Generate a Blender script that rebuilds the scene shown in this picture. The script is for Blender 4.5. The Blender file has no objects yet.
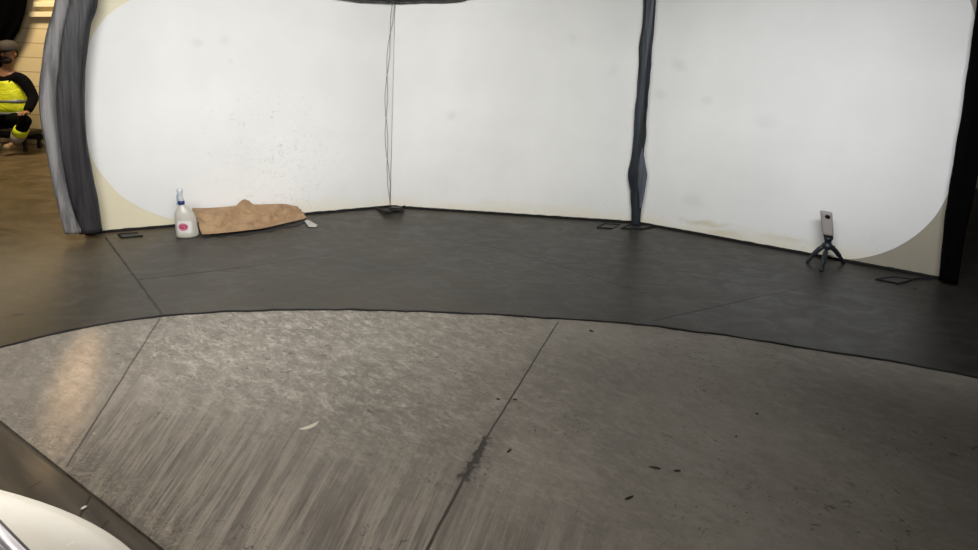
import bpy, bmesh, math, random
from mathutils import Vector, Matrix, noise
from mathutils.bvhtree import BVHTree
random.seed(4)
S = bpy.context.scene
COL = S.collection

# ------------------------------------------------------------------ camera
F = 600.0; PITCH = math.radians(8); ROLL = math.radians(2.7); H = 1.6
CX = 489.0; CY = 50 + F*math.tan(PITCH)
fw = Vector((0, math.cos(PITCH), -math.sin(PITCH)))
r0 = Vector((1, 0, 0)); u0 = Vector((0, math.sin(PITCH), math.cos(PITCH)))
rt = r0*math.cos(ROLL) + u0*math.sin(ROLL)
up = u0*math.cos(ROLL) - r0*math.sin(ROLL)
CAM = Vector((0, 0, H))
cd = bpy.data.cameras.new('camera'); cam = bpy.data.objects.new('camera', cd); COL.objects.link(cam)
cd.sensor_width = 36; cd.lens = F/978*36; cd.shift_y = (CY-275)/978; cd.clip_start = .05
m = Matrix((rt, up, -fw)).transposed().to_4x4(); m.translation = CAM
cam.matrix_world = m
S.camera = cam

def ray(x, y): return fw*F + rt*(x-CX) - up*(y-CY)
def G(x, y, z=0.0):                      # photo point -> point on the horizontal plane z
    d = ray(x, y); return CAM + d*((z-H)/d.z)
def V(x, y, p, n):                       # photo point -> point on the vertical plane through p, normal n
    d = ray(x, y); return CAM + d*((p-CAM).dot(n)/d.dot(n))

# ------------------------------------------------------------------ world, lights, exposure
w = bpy.data.worlds.new('world'); S.world = w; w.use_nodes = True
w.node_tree.nodes['Background'].inputs[0].default_value = (.75, .8, .9, 1)
w.node_tree.nodes['Background'].inputs[1].default_value = .05
S.view_settings.view_transform = 'Standard'; S.view_settings.look = 'None'
S.view_settings.exposure = 0.0; S.view_settings.gamma = 1; S.view_settings.use_curve_mapping = False

def area(name, loc, target, size, size_y, power, col=(1, 1, 1), spread=180):
    l = bpy.data.lights.new(name, 'AREA'); l.shape = 'RECTANGLE'; l.size = size; l.size_y = size_y
    l.energy = power; l.color = col; l.spread = math.radians(spread)
    o = bpy.data.objects.new(name, l); COL.objects.link(o); o.location = loc
    o.rotation_euler = (Vector(target)-Vector(loc)).to_track_quat('-Z', 'Y').to_euler()
    return o
area('panel_fill_left', (-1.3, 1.5, 2.45), (-2.4, 5.0, .75), 2.2, .5, 52, (1, .99, .97), 110)  # three unseen area lights added to light the panels evenly
area('panel_fill_middle', (0.2, 1.9, 2.5), (0.2, 5.8, .9), 2.2, .4, 22.5, (1, 1, .965), 95)
area('panel_fill_right', (1.4, 1.9, 2.4), (3.2, 4.8, .85), 1.8, .4, 22, (.98, .99, 1), 85)
area('overhead_lamp', (-1.3, 1.5, 4.6), (-1.1, 2.2, 0), 1.6, .8, 40, (1, .955, .90), 85)
area('warm_lamp', (-5.6, 6.3, 4.2), (-6.2, 8.2, 1.2), 1.2, .6, 168, (1, .82, .55), 170)
area('car_rim_fill', (-4.0, 4.1, 1.55), (-.75, .85, .85), .4, .3, 17, (1, .95, .86), 26)  # unseen light added low at the left to brighten the car's rim
sl = bpy.data.lights.new('added_warm_spot', 'SPOT'); so = bpy.data.objects.new('added_warm_spot', sl); COL.objects.link(so)  # added spot with no fixture, squeezed to draw the warm streak on concrete
sl.energy = 1500; sl.color = (1, .66, .36); sl.spot_size = math.radians(11.5); sl.spot_blend = 1; sl.shadow_soft_size = .05
so.location = (-3.55, 5.8, 4.6); so.scale = (.2, 1, 1); so.rotation_euler = (G(76, 378)-so.location).to_track_quat('-Z', 'Y').to_euler()

# ------------------------------------------------------------------ helpers
def rgb(r, g, b):
    f = lambda c: ((c/255+.055)/1.055)**2.4 if c > 10 else c/255/12.92
    return (f(r), f(g), f(b), 1)
def link(name, me, mat=None, parent=None, smooth=False):
    o = bpy.data.objects.new(name, me); COL.objects.link(o)
    if mat: me.materials.append(mat)
    if parent: o.parent = parent
    if smooth:
        for p in me.polygons: p.use_smooth = True
    return o
def obj(name, bm, mat=None, parent=None, smooth=False):
    me = bpy.data.meshes.new(name); bmesh.ops.recalc_face_normals(bm, faces=bm.faces[:])
    bm.to_mesh(me); bm.free()
    return link(name, me, mat, parent, smooth)
def tag(o, label=None, cat=None, group=None, kind=None):
    if label: o['label'] = label
    if cat: o['category'] = cat
    if group: o['group'] = group
    if kind: o['kind'] = kind
    return o
def thing(name, label, cat, loc=(0, 0, 0), rz=0, group=None):
    o = bpy.data.objects.new(name, None); COL.objects.link(o); o.empty_display_size = .1
    o.location = loc; o.rotation_euler = (0, 0, rz)
    return tag(o, label, cat, group)
def struct(name, bm, mat, smooth=False):
    return tag(obj(name, bm, mat, None, smooth), kind='structure')
def box(bm, lo, hi, bevel=0.0):
    lo = Vector(lo); hi = Vector(hi); c = (lo+hi)/2; s = hi-lo
    ret = bmesh.ops.create_cube(bm, size=1, matrix=Matrix.Translation(c) @ Matrix.Diagonal((s.x, s.y, s.z, 1)))
    if bevel:
        es = list({e for v in ret['verts'] for e in v.link_edges})
        bmesh.ops.bevel(bm, geom=es, offset=bevel, segments=2, affect='EDGES')
def prism(bm, pts, z0, z1):
    a = [bm.verts.new((p[0], p[1], z0)) for p in pts]; b = [bm.verts.new((p[0], p[1], z1)) for p in pts]
    bm.faces.new(a[::-1]); bm.faces.new(b)
    n = len(pts)
    for i in range(n): bm.faces.new((a[i], a[(i+1) % n], b[(i+1) % n], b[i]))
def lathe(bm, prof, n=32, sy=1.0, ox=None):
    rings = []
    for k, (r, z) in enumerate(prof):
        dx = ox[k] if ox else 0
        rings.append([bm.verts.new((dx+r*math.cos(2*math.pi*i/n), sy*r*math.sin(2*math.pi*i/n), z)) for i in range(n)])
    for a, b in zip(rings, rings[1:]):
        for i in range(n): bm.faces.new((a[i], a[(i+1) % n], b[(i+1) % n], b[i]))
    bm.faces.new(rings[0][::-1]); bm.faces.new(rings[-1])
def smoothpath(pts, per=8):
    pts = [Vector(p) for p in pts]; out = []
    P = [pts[0]*2-pts[1]] + pts + [pts[-1]*2-pts[-2]]
    for i in range(1, len(P)-2):
        a, b, c, d = P[i-1:i+3]
        for k in range(per):
            t = k/per
            out.append(.5*((2*b)+(c-a)*t+(2*a-5*b+4*c-d)*t*t+(3*b-a-3*c+d)*t**3))
    out.append(pts[-1]); return out
def tube(bm, pts, rad, n=8, flat=1.0):
    pts = [Vector(p) for p in pts]; L = len(pts); rings = []; ref = Vector((0, 0, 1))
    for i, p in enumerate(pts):
        t = (pts[min(i+1, L-1)]-pts[max(i-1, 0)]).normalized()
        rf = ref if abs(t.dot(ref)) < .9 else Vector((0, 1, 0))
        a = t.cross(rf).normalized(); b = a.cross(t)
        r = rad(i/(L-1)) if callable(rad) else rad
        rings.append([bm.verts.new(p + a*math.cos(2*math.pi*k/n)*r + b*math.sin(2*math.pi*k/n)*r*flat) for k in range(n)])
    for a, b in zip(rings, rings[1:]):
        for k in range(n): bm.faces.new((a[k], a[(k+1) % n], b[(k+1) % n], b[k]))
    bm.faces.new(rings[0][::-1]); bm.faces.new(rings[-1])

# ---- node helpers
class NT:
    def __init__(s, name):
        s.m = bpy.data.materials.new(name); s.m.use_nodes = True; s.t = s.m.node_tree
        s.b = s.t.nodes['Principled BSDF']; s.tc = s.n('ShaderNodeTexCoord')
        s.pos = s.tc.outputs['Object']
    def n(s, k, **kw):
        x = s.t.nodes.new(k)
        for a, v in kw.items(): setattr(x, a, v)
        return x
    def l(s, a, b): s.t.links.new(a, b)
    def put(s, sock, v):
        if hasattr(v, 'is_output') or isinstance(v, bpy.types.NodeSocket): s.l(v, sock)
        else: sock.default_value = v
    def math(s, op, a, b=0.0, c=0.0, clamp=False):
        x = s.n('ShaderNodeMath', operation=op, use_clamp=clamp)
        s.put(x.inputs[0], a); s.put(x.inputs[1], b); s.put(x.inputs[2], c); return x.outputs[0]
    def vm(s, op, a, b=(0, 0, 0), sc=None):
        x = s.n('ShaderNodeVectorMath', operation=op)
        s.put(x.inputs[0], a); s.put(x.inputs[1], b)
        if sc is not None: s.put(x.inputs[3], sc)
        return x
    def noise(s, scale, detail=4, rough=.55, dist=0, vec=None, stretch=None):
        x = s.n('ShaderNodeTexNoise'); v = vec or s.pos
        if stretch: v = s.vm('MULTIPLY', v, stretch).outputs[0]
        s.l(v, x.inputs['Vector']); x.inputs['Scale'].default_value = scale
        x.inputs['Detail'].default_value = detail; x.inputs['Roughness'].default_value = rough
        x.inputs['Distortion'].default_value = dist
        return x.outputs[0]
    def ss(s, v, a, b, lo=0.0, hi=1.0):
        x = s.n('ShaderNodeMapRange', interpolation_type='SMOOTHSTEP'); s.put(x.inputs[0], v)
        for i, q in zip((1, 2, 3, 4), (a, b, lo, hi)): s.put(x.inputs[i], q)
        return x.outputs[0]
    def mix(s, f, a, b):
        x = s.n('ShaderNodeMix', data_type='RGBA'); s.put(x.inputs[0], f); s.put(x.inputs[6], a); s.put(x.inputs[7], b)
        return x.outputs[2]
    def sep(s, v=None):
        x = s.n('ShaderNodeSeparateXYZ'); s.l(v or s.pos, x.inputs[0]); return x.outputs
    def bump(s, h, strength=.3, dist=.01):
        x = s.n('ShaderNodeBump'); s.l(h, x.inputs['Height']); x.inputs['Strength'].default_value = strength
        x.inputs['Distance'].default_value = dist; s.l(x.outputs[0], s.b.inputs['Normal'])
    def fin(s, col=None, rough=None, metal=None):
        if col is not None: s.put(s.b.inputs['Base Color'], col)
        if rough is not None: s.put(s.b.inputs['Roughness'], rough)
        if metal is not None: s.b.inputs['Metallic'].default_value = metal
        return s.m
    def segdist(s, A, B, p):              # distance in plan to a line segment
        A = Vector((A[0], A[1], 0)); B = Vector((B[0], B[1], 0)); d = B-A; L = d.length; d.normalize()
        q = s.vm('SUBTRACT', p, tuple(A)).outputs[0]
        t = s.vm('DOT_PRODUCT', q, tuple(d)).outputs[1]
        t = s.math('MINIMUM', s.math('MAXIMUM', t, 0.0), L)
        dv = s.n('ShaderNodeCombineXYZ')
        sc = s.vm('SCALE', tuple(d), sc=t).outputs[0]
        return s.vm('LENGTH', s.vm('SUBTRACT', q, sc).outputs[0]).outputs[1]
    def spot(s, c, rx, rz, p, soft=.5):   # soft elliptical mark in (x, z) or (x, y)
        q = s.vm('SUBTRACT', p, c).outputs[0]; q = s.vm('DIVIDE', q, (rx, rz, 1)).outputs[0]
        return s.ss(s.vm('LENGTH', q).outputs[1], soft, 1.0, 1.0, 0.0)
def flatpos(n):                            # (x, y, 0)
    o = n.sep(); c = n.n('ShaderNodeCombineXYZ'); n.l(o[0], c.inputs[0]); n.l(o[1], c.inputs[1]); return c.outputs[0]
def simple(name, col, rough=.6, metal=0, var=.15, scale=12, bump=.1, bd=.003):
    n = NT(name); a = n.noise(scale, 5)
    dark = tuple(c*(1-var) for c in col[:3]) + (1,); lite = tuple(min(1, c*(1+var)) for c in col[:3]) + (1,)
    n.bump(n.noise(scale*4, 4), bump, bd)
    return n.fin(n.mix(a, dark, lite), rough, metal)

# ------------------------------------------------------------------ layout
E0, E1, E2, E3 = G(100, 233), G(390, 207), G(636, 223), G(941, 279)
SL0, SL1 = G(0, 420), G(165, 550)                       # slab edge
EDGE = [G(x, y) for x, y in [(0, 348), (50, 335), (100, 325), (165, 316), (250, 311), (340, 310), (450, 313),
                              (560, 319), (650, 326), (740, 338), (830, 352), (900, 363), (978, 378), (1060, 394)]]

# ---- floor materials
def mat_concrete():
    n = NT('worn_concrete'); fp = flatpos(n); xyz = n.sep()
    wob = n.vm('ADD', fp, n.vm('SCALE', n.vm('SUBTRACT', n.n('ShaderNodeTexNoise').outputs[1], (.5, .5, .5)).outputs[0], sc=.0).outputs[0]).outputs[0]
    wn = n.n('ShaderNodeTexNoise'); n.l(fp, wn.inputs['Vector']); wn.inputs['Scale'].default_value = 9; wn.inputs['Detail'].default_value = 4
    wob = n.vm('ADD', fp, n.vm('SCALE', n.vm('SUBTRACT', wn.outputs[1], (.5, .5, .5)).outputs[0], sc=.010).outputs[0]).outputs[0]
    wob = n.vm('MULTIPLY', wob, (1, 1, 0)).outputs[0]
    big = n.noise(1.3, 4, .6); mid = n.noise(6, 7, .7, 1.0); fine = n.noise(55, 5, .7)
    vr = n.n('ShaderNodeVectorRotate'); vr.inputs['Angle'].default_value = math.radians(35); n.l(fp, vr.inputs[0])
    swirl = n.math('ADD', n.math('MULTIPLY', n.noise(9, 9, .8, .55, vec=vr.outputs[0], stretch=(1, 2.2, 1)), .6), n.math('MULTIPLY', n.noise(30, 6, .8, .7, vec=vr.outputs[0], stretch=(1, 1.8, 1)), .4))
    swirl2 = n.noise(17, 6, .7, 1.6)
    # trowel streaks fan out towards the camera side
    fan = n.math('MULTIPLY', n.math('ADD', xyz[0], .95), n.math('SUBTRACT', 1.56, n.math('MULTIPLY', xyz[1], .28)))
    cv = n.n('ShaderNodeCombineXYZ'); n.l(fan, cv.inputs[0]); n.l(xyz[1], cv.inputs[1])
    streak = n.noise(1, 6, .68, .12, vec=cv.outputs[0], stretch=(22, 1.3, 1))
    streak2 = n.noise(1, 5, .7, .1, vec=cv.outputs[0], stretch=(95, 3.5, 1))
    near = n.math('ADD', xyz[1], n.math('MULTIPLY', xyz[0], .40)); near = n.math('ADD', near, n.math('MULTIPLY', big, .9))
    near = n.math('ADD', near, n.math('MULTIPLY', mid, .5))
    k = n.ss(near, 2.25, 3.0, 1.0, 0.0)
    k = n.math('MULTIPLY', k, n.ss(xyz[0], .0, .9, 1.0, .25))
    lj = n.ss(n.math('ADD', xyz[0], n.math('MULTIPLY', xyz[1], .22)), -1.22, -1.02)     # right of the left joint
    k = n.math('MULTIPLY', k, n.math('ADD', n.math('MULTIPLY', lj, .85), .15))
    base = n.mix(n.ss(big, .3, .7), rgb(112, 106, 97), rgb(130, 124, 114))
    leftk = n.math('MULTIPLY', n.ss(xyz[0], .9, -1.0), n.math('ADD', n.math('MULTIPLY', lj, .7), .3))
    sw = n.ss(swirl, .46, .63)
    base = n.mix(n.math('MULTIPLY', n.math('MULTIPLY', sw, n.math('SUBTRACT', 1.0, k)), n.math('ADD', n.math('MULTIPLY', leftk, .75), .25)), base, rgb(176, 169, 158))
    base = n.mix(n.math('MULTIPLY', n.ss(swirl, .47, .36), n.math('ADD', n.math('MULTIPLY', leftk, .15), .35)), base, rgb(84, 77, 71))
    base = n.mix(n.math('MULTIPLY', n.ss(swirl2, .56, .68), .30), base, rgb(84, 77, 71))
    st = n.ss(streak, .38, .62)
    base = n.mix(n.math('MULTIPLY', k, .75), base, n.mix(st, rgb(92, 85, 77), rgb(150, 142, 129)))
    base = n.mix(n.math('MULTIPLY', n.math('MULTIPLY', k, n.ss(mid, .4, .62, .15, .9)), n.ss(streak2, .52, .62)), base, rgb(78, 71, 65))
    base = n.mix(n.math('MULTIPLY', n.math('MULTIPLY', k, .35), n.ss(streak2, .45, .36)), base, rgb(160, 152, 140))
    base = n.mix(n.math('MULTIPLY', n.ss(fine, .58, .72), .3), base, rgb(70, 63, 58))
    # dark wet-looking crumbs in the surface
    crumb = n.ss(n.noise(30, 4, .6, 1.2), .61, .66); cz = n.ss(n.noise(2.3, 3), .47, .6)
    base = n.mix(n.math('MULTIPLY', n.math('MULTIPLY', crumb, cz), .75), base, rgb(52, 44, 40))
    # rough dusty lip along the slab edge
    de = n.segdist(SL0+(SL0-SL1)*3, SL1+(SL1-SL0)*3, wob)
    lip = n.math('MULTIPLY', n.ss(de, .20, .02), n.ss(n.noise(24, 5, .7, 3), .42, .6))
    base = n.mix(n.math('MULTIPLY', lip, .6), base, rgb(158, 148, 132))
    base = n.mix(n.ss(n.segdist(G(100, 500), G(172, 552), wob), .035, .005, 0, .35), base, rgb(70, 63, 56))
    # control joints
    j = n.ss(n.segdist(G(558, 322), G(478, 452), wob), .0055, .0015)
    j2 = n.ss(n.segdist(G(484, 440), G(426, 552), wob), .0085, .002)
    j3 = n.ss(n.segdist(G(160, 318), G(66, 467), wob), .006, .0015, 0, .7)
    w2 = n.n('ShaderNodeTexNoise'); n.l(fp, w2.inputs['Vector']); w2.inputs['Scale'].default_value = 28; w2.inputs['Detail'].default_value = 5
    wob2 = n.vm('MULTIPLY', n.vm('ADD', fp, n.vm('SCALE', n.vm('SUBTRACT', w2.outputs[1], (.5, .5, .5)).outputs[0], sc=.11).outputs[0]).outputs[0], (1, 1, 0)).outputs[0]
    j4 = n.ss(n.segdist(G(486, 441), G(464, 478), wob2), .026, .008)
    jj = n.math('MAXIMUM', n.math('MAXIMUM', j, j2), n.math('MAXIMUM', j3, j4))
    base = n.mix(n.math('MULTIPLY', jj, .95), base, rgb(34, 28, 24))
    base = n.mix(n.math('MULTIPLY', n.ss(n.segdist(G(498, 424), G(440, 530), wob), .09, .0), .3), base, rgb(70, 62, 56))
    h = n.math('ADD', n.math('MULTIPLY', swirl, n.math('SUBTRACT', 1.6, k)), n.math('MULTIPLY', streak, k))
    h = n.math('ADD', h, n.math('MULTIPLY', fine, .35)); h = n.math('SUBTRACT', h, n.math('MULTIPLY', jj, 1.2))
    h = n.math('ADD', h, lip)
    n.bump(h, .55, .012)
    return n.fin(base, n.ss(mid, .3, .7, .42, .62))
def mat_painted():
    n = NT('dark_painted_floor'); fp = flatpos(n); xyz = n.sep()
    wn = n.n('ShaderNodeTexNoise'); n.l(fp, wn.inputs['Vector']); wn.inputs['Scale'].default_value = 14; wn.inputs['Detail'].default_value = 4
    wob = n.vm('ADD', fp, n.vm('SCALE', n.vm('SUBTRACT', wn.outputs[1], (.5, .5, .5)).outputs[0], sc=.014).outputs[0]).outputs[0]
    wob = n.vm('MULTIPLY', wob, (1, 1, 0)).outputs[0]
    big = n.noise(1.1, 4, .6, .5); mid = n.noise(5, 5, .65, 1, stretch=(1, 1.6, 1)); fine = n.noise(40, 4, .7)
    base = n.mix(n.ss(big, .3, .7), rgb(50, 47, 41), rgb(62, 58, 50))
    base = n.mix(n.ss(xyz[0], -.8, 2.6), base, rgb(44, 42, 40))  # light falloff to the right painted in as darker floor
    base = n.mix(n.math('MULTIPLY', n.ss(mid, .45, .75), .4), base, n.mix(n.ss(xyz[0], -1, 1.5), rgb(88, 82, 72), rgb(68, 65, 60)))
    # worn floor outside the booth, the lamp's warmth painted in as brown
    lw = n.ss(n.math('ADD', xyz[0], n.math('MULTIPLY', big, .5)), -2.0, -3.0)
    base = n.mix(n.math('MULTIPLY', lw, .8), base, n.mix(n.ss(n.math('ADD', xyz[1], n.math('MULTIPLY', big, 1.5)), 5.6, 4.6), n.mix(n.ss(n.noise(2.2, 5, .65, 1), .35, .65), rgb(82, 67, 48), rgb(112, 95, 70)), n.mix(mid, rgb(100, 90, 74), rgb(134, 122, 102))))
    base = n.mix(n.math('MULTIPLY', n.ss(n.noise(2.4, 5, .6, .5, stretch=(.5, 2.2, 1)), .54, .68), n.math('MULTIPLY', n.ss(xyz[0], -3.2, -3.8), .7)), base, rgb(60, 48, 36))
    spots = n.math('MULTIPLY', n.ss(n.noise(11, 3, .5, .6, stretch=(1, 1.5, 1)), .70, .74), .6)
    base = n.mix(spots, base, rgb(44, 41, 39))
    segs = [(G(105, 237), G(162, 315), .007, .95), (G(140, 280), G(240, 268), .009, .8), (G(240, 268), G(335, 255), .010, .5),
            (G(655, 321), G(765, 296), .009, .9), (G(765, 296), G(835, 282), .009, .5), (G(480, 244), G(560, 267), .010, .45), (G(560, 267), G(645, 294), .009, .55)]
    jj = None
    for a, b, ww, s in segs:
        v = n.ss(n.segdist(a, b, wob), ww*1.7, ww*.6, 0, s); jj = v if jj is None else n.math('MAXIMUM', jj, v)
    base = n.mix(jj, base, rgb(20, 18, 17))
    for x, y, r in [(140, 279, .05), (237, 268, .05), (325, 256, .05), (512, 251, .05), (541, 261, .05), (563, 268, .06), (627, 287, .07), (402, 246, .04), (465, 252, .04), (262, 290, .035), (398, 296, .03)]:
        g = G(x, y); sp = n.spot((g.x, g.y, 0), r*.8, r*.4, wob, .2)
        base = n.mix(n.math('MULTIPLY', sp, .85), base, rgb(24, 22, 21))
    n.bump(n.math('SUBTRACT', n.math('ADD', mid, n.math('MULTIPLY', fine, .3)), jj), .18, .008)
    n.b.inputs['Specular IOR Level'].default_value = .3
    return n.fin(base, n.ss(mid, .3, .7, .34, .5))
M_con = mat_concrete(); M_pnt = mat_painted()
nl = NT('lower_floor'); fp = flatpos(nl)
rot = nl.n('ShaderNodeVectorRotate'); rot.inputs['Angle'].default_value = math.radians(-57); nl.l(fp, rot.inputs[0])
st = nl.noise(1, 5, .6, .2, vec=rot.outputs[0], stretch=(22, 1.4, 1))
bs = nl.mix(nl.ss(st, .35, .65), rgb(66, 60, 53), rgb(84, 77, 67))
bs = nl.mix(nl.ss(nl.noise(2, 4), .45, .7, 0, .5), bs, rgb(50, 44, 37))
cr = None
for a, b in [(G(93, 487), G(80, 512)), (G(108, 517), G(98, 528)), (G(40, 478), G(30, 484))]:
    v = nl.ss(nl.segdist(a, b, fp), .006, .002, 0, .8); cr = v if cr is None else nl.math('MAXIMUM', cr, v)
bs = nl.mix(cr, bs, rgb(40, 34, 28)); nl.bump(st, .2, .005)
M_low = nl.fin(bs, .42)

# ---- floors
dirL = (SL1-SL0).normalized(); nrmL = Vector((dirL.y, -dirL.x, 0))          # towards camera / lower side
if nrmL.dot(CAM-SL0) < 0: nrmL = -nrmL
X0, X1, Y0, Y1 = -13.0, 7.0, -4.0, 9.0
def atx(x): t = (x-SL0.x)/dirL.x; return SL0+dirL*t
def aty(y): t = (y-SL0.y)/dirL.y; return SL0+dirL*t
pA = atx(X0) if atx(X0).y < Y1 else aty(Y1)
pB = aty(Y0) if aty(Y0).x < X1 else atx(X1)
# painted band front boundary, continued left until it meets the slab edge
edge = smoothpath(EDGE, 6)
d0 = (edge[0]-edge[6]).normalized(); p = edge[0].copy(); ext = []
while (p-SL0).dot(nrmL) < -.0 and len(ext) < 60:
    ext.append(p.copy()); p = p + d0*.03
ext.append(p.copy())
q = p - nrmL*((p-SL0).dot(nrmL))
left = ext[1:]; left[-1] = q
tail = [Vector((3.4, 2.55, 0)), Vector((4.6, 1.9, 0)), Vector((X1, .6, 0))]
front = left[::-1] + edge + tail                      # from slab edge to far right
bm = bmesh.new()
conc = [q] + front[1:] + [Vector((X1, Y0, 0)), pB]
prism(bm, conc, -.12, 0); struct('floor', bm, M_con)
bm = bmesh.new()
band = [pA, Vector((X0, Y1, 0)), Vector((X1, Y1, 0))] + front[::-1]
if abs(pA.x-X0) > .01: band = [pA] + band[2:]
prism(bm, band, -.12, 0); struct('floor.001', bm, M_pnt)
bm = bmesh.new()
prism(bm, [(X0, Y0), (X1, Y0), (X1, Y1), (X0, Y1)], -.20, -.015); struct('floor.002', bm, M_low)
# black wavy strip along the edge of the painted area
M_rub = simple('black_rubber', rgb(15, 15, 16), .9)
def wavy(pts, amp, step=.04, seed=0):
    out = []; acc = 0
    for i, p in enumerate(pts):
        o = noise.noise(Vector((p.x*7, p.y*7, seed)))*amp; o2 = noise.noise(Vector((p.x*19, p.y*19, seed+5)))*amp*.5
        out.append(Vector((p.x+o*.3, p.y+o+o2, p.z)))
    return out
def dens(pts, step=.03):
    out = []
    for a, b in zip(pts, pts[1:]):
        k = max(1, int((b-a).length/step))
        for i in range(k): out.append(a.lerp(b, i/k))
    out.append(pts[-1]); return out
bm = bmesh.new()
tube(bm, [v+Vector((0, 0, .002)) for v in wavy(dens(front), .012)], lambda t: .009+.005*noise.noise(Vector((t*60, 0, 0)))+max(0, (t-.45))*.016, 6, .6)
tag(obj('trim_1', bm, M_rub, smooth=True), kind='structure')

# ---- shell
nw = NT('block_wall'); br = nw.n('ShaderNodeTexBrick'); mp = nw.n('ShaderNodeMapping'); nw.l(nw.pos, mp.inputs[0])
mp.inputs['Rotation'].default_value = (math.radians(90), 0, 0)
nw.l(mp.outputs[0], br.inputs[0]); br.inputs['Scale'].default_value = 1; br.inputs['Brick Width'].default_value = 1.9
br.inputs['Row Height'].default_value = .2; br.inputs['Mortar Size'].default_value = .006
br.inputs['Color1'].default_value = rgb(222, 204, 166); br.inputs['Color2'].default_value = rgb(216, 197, 158); br.inputs['Mortar'].default_value = rgb(168, 148, 114)
nw.bump(br.outputs[1], -.3, .01)
M_block = nw.fin(br.outputs[0], .55)
M_dark = simple('dark_wall_paint', rgb(52, 44, 40), .7)
M_ceil = simple('ceiling_paint', rgb(40, 40, 42), .8)
bm = bmesh.new(); box(bm, (X0, 8.35, 0), (X1, 8.6, 5)); struct('wall_back', bm, M_block)
bm = bmesh.new(); box(bm, (X0-.2, Y0, -.05), (X0, 8.6, 5)); struct('wall_left', bm, M_dark)
bm = bmesh.new(); box(bm, (X1, Y0, -.05), (X1+.2, 8.6, 5)); struct('wall_right', bm, M_dark)
bm = bmesh.new(); box(bm, (X0, Y0-.2, -.05), (X1, Y0, 5)); struct('wall_front', bm, M_dark)
bm = bmesh.new(); box(bm, (X0, Y0, 5), (X1, 8.6, 5.2)); struct('ceiling', bm, M_ceil)
bm = bmesh.new(); box(bm, (X0, 8.25, 0), (X1, 8.35, .1), .01); struct('baseboard_back', bm, simple('pale_kerb', rgb(196, 178, 146), .6))

# ------------------------------------------------------------------ booth panels
def mat_screen(name, marks, dirt=0.0, shade=1.0):
    n = NT(name); xyz = n.sep(); c = n.n('ShaderNodeCombineXYZ'); n.l(xyz[0], c.inputs[0]); n.l(xyz[2], c.inputs[1]); uv = c.outputs[0]
    wn = n.n('ShaderNodeTexNoise'); n.l(uv, wn.inputs['Vector']); wn.inputs['Scale'].default_value = 5
    wob = n.vm('ADD', uv, n.vm('SCALE', n.vm('SUBTRACT', wn.outputs[1], (.5, .5, .5)).outputs[0], sc=.12).outputs[0]).outputs[0]
    wob = n.vm('MULTIPLY', wob, (1, 1, 0)).outputs[0]
    s = lambda v: int(v*shade)
    base = n.mix(n.ss(n.noise(1.2, 4), .3, .7), rgb(s(228), s(228), s(226)), rgb(s(236), s(236), s(234)))
    # yellowing at the foot
    f = n.ss(n.math('ADD', xyz[2], n.math('MULTIPLY', n.noise(4, 4), .25)), .30, .10, 0, .75)
    base = n.mix(f, base, rgb(228, 220, 196))
    if dirt:
        d = n.math('MULTIPLY', n.ss(n.noise(26, 5, .7, 1.2), .54, .66), n.spot((1.45, .35, 0), .85, .75, wob, .1))
        base = n.mix(n.math('MULTIPLY', d, .34*dirt), base, rgb(176, 168, 150))
        d = n.math('MULTIPLY', n.ss(n.noise(16, 3, .6, 2), .62, .68), n.spot((1.3, .8, 0), 1.0, .7, wob, .1))
        base = n.mix(n.math('MULTIPLY', d, .35*dirt), base, rgb(170, 166, 160))
    else:
        d = n.math('MULTIPLY', n.ss(n.noise(20, 5, .7, 1.2), .60, .68), n.ss(xyz[2], .6, .05))
        base = n.mix(n.math('MULTIPLY', d, .3), base, rgb(186, 180, 164))
    for x, z, rx, rz, a, col in marks:
        base = n.mix(n.math('MULTIPLY', n.spot((x, z, 0), rx*1.2, rz*1.2, wob, .0), a*(.5 if col is GR else 1)), base, col)
    n.bump(n.noise(2.2, 3, .5, .3), .12, .03)
    return n.fin(base, .62)
GR = rgb(150, 150, 150); YE = rgb(196, 182, 140)
M_board = [simple('cream_board_left', rgb(226, 218, 190), .6, var=.04), simple('cream_board_middle', rgb(200, 195, 175), .6, var=.04),
           simple('cream_board_right_dimmed', rgb(160, 152, 136), .6, var=.05)]  # same cream paint; the right end's dimness is put into a greyer colour
panels = []
HT = 2.3
names = ['left cream booth panel with a round-ended white screen, behind the spray bottle',
         'middle booth panel, all white, between the thin hanging cords and the gathered black post',
         'right cream booth panel with a white screen rounded at its lower right corner, behind the small tripod']
ends = [(E0, E1), (E1, E2), (E2, E3)]
allmarks = [[(.75, 1.55, .06, .05, .3, GR), (.95, 1.57, .05, .05, .25, GR), (.98, 1.4, .04, .03, .2, GR)],
            [(.6, .95, .07, .05, .3, GR), (2.1, 1.45, .06, .08, .22, GR), (1.7, 1.75, .07, .06, .22, GR)],
            [(.25, 1.55, .08, .08, .28, GR), (.12, 1.25, .08, .07, .26, GR), (.55, 1.25, .07, .06, .24, GR), (1.05, 1.1, .12, .1, .2, GR), (.5, .3, .1, .09, .22, GR),
             (.62, .12, .3, .03, .55, YE), (.8, .05, .2, .05, .4, YE), (1.3, .1, .25, .04, .3, YE)]]
def pcoords(i, x, y):
    A, B = ends[i]; d = (B-A).normalized(); nn = Vector((-d.y, d.x, 0))
    w_ = V(x, y, A, nn); return (w_-A).dot(d), w_.z
screenpx = {0: [(392, 207.5), (320, 214), (250, 219), (205, 221.5), (176, 220), (160, 216), (140, 208), (120, 195), (104, 177), (92, 158), (84, 130), (82, 100), (83, 70), (88, 48), (93, 35), (105, 18), (120, 6), (131, 0)],
            2: [(637, 223), (700, 232.5), (760, 244), (810, 253), (845, 259), (868, 257), (893, 249), (915, 236), (933, 219), (945, 200), (953, 182), (964, 150), (972, 110), (980, 60), (978, 35), (974, 12), (970, 0)]}
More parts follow.
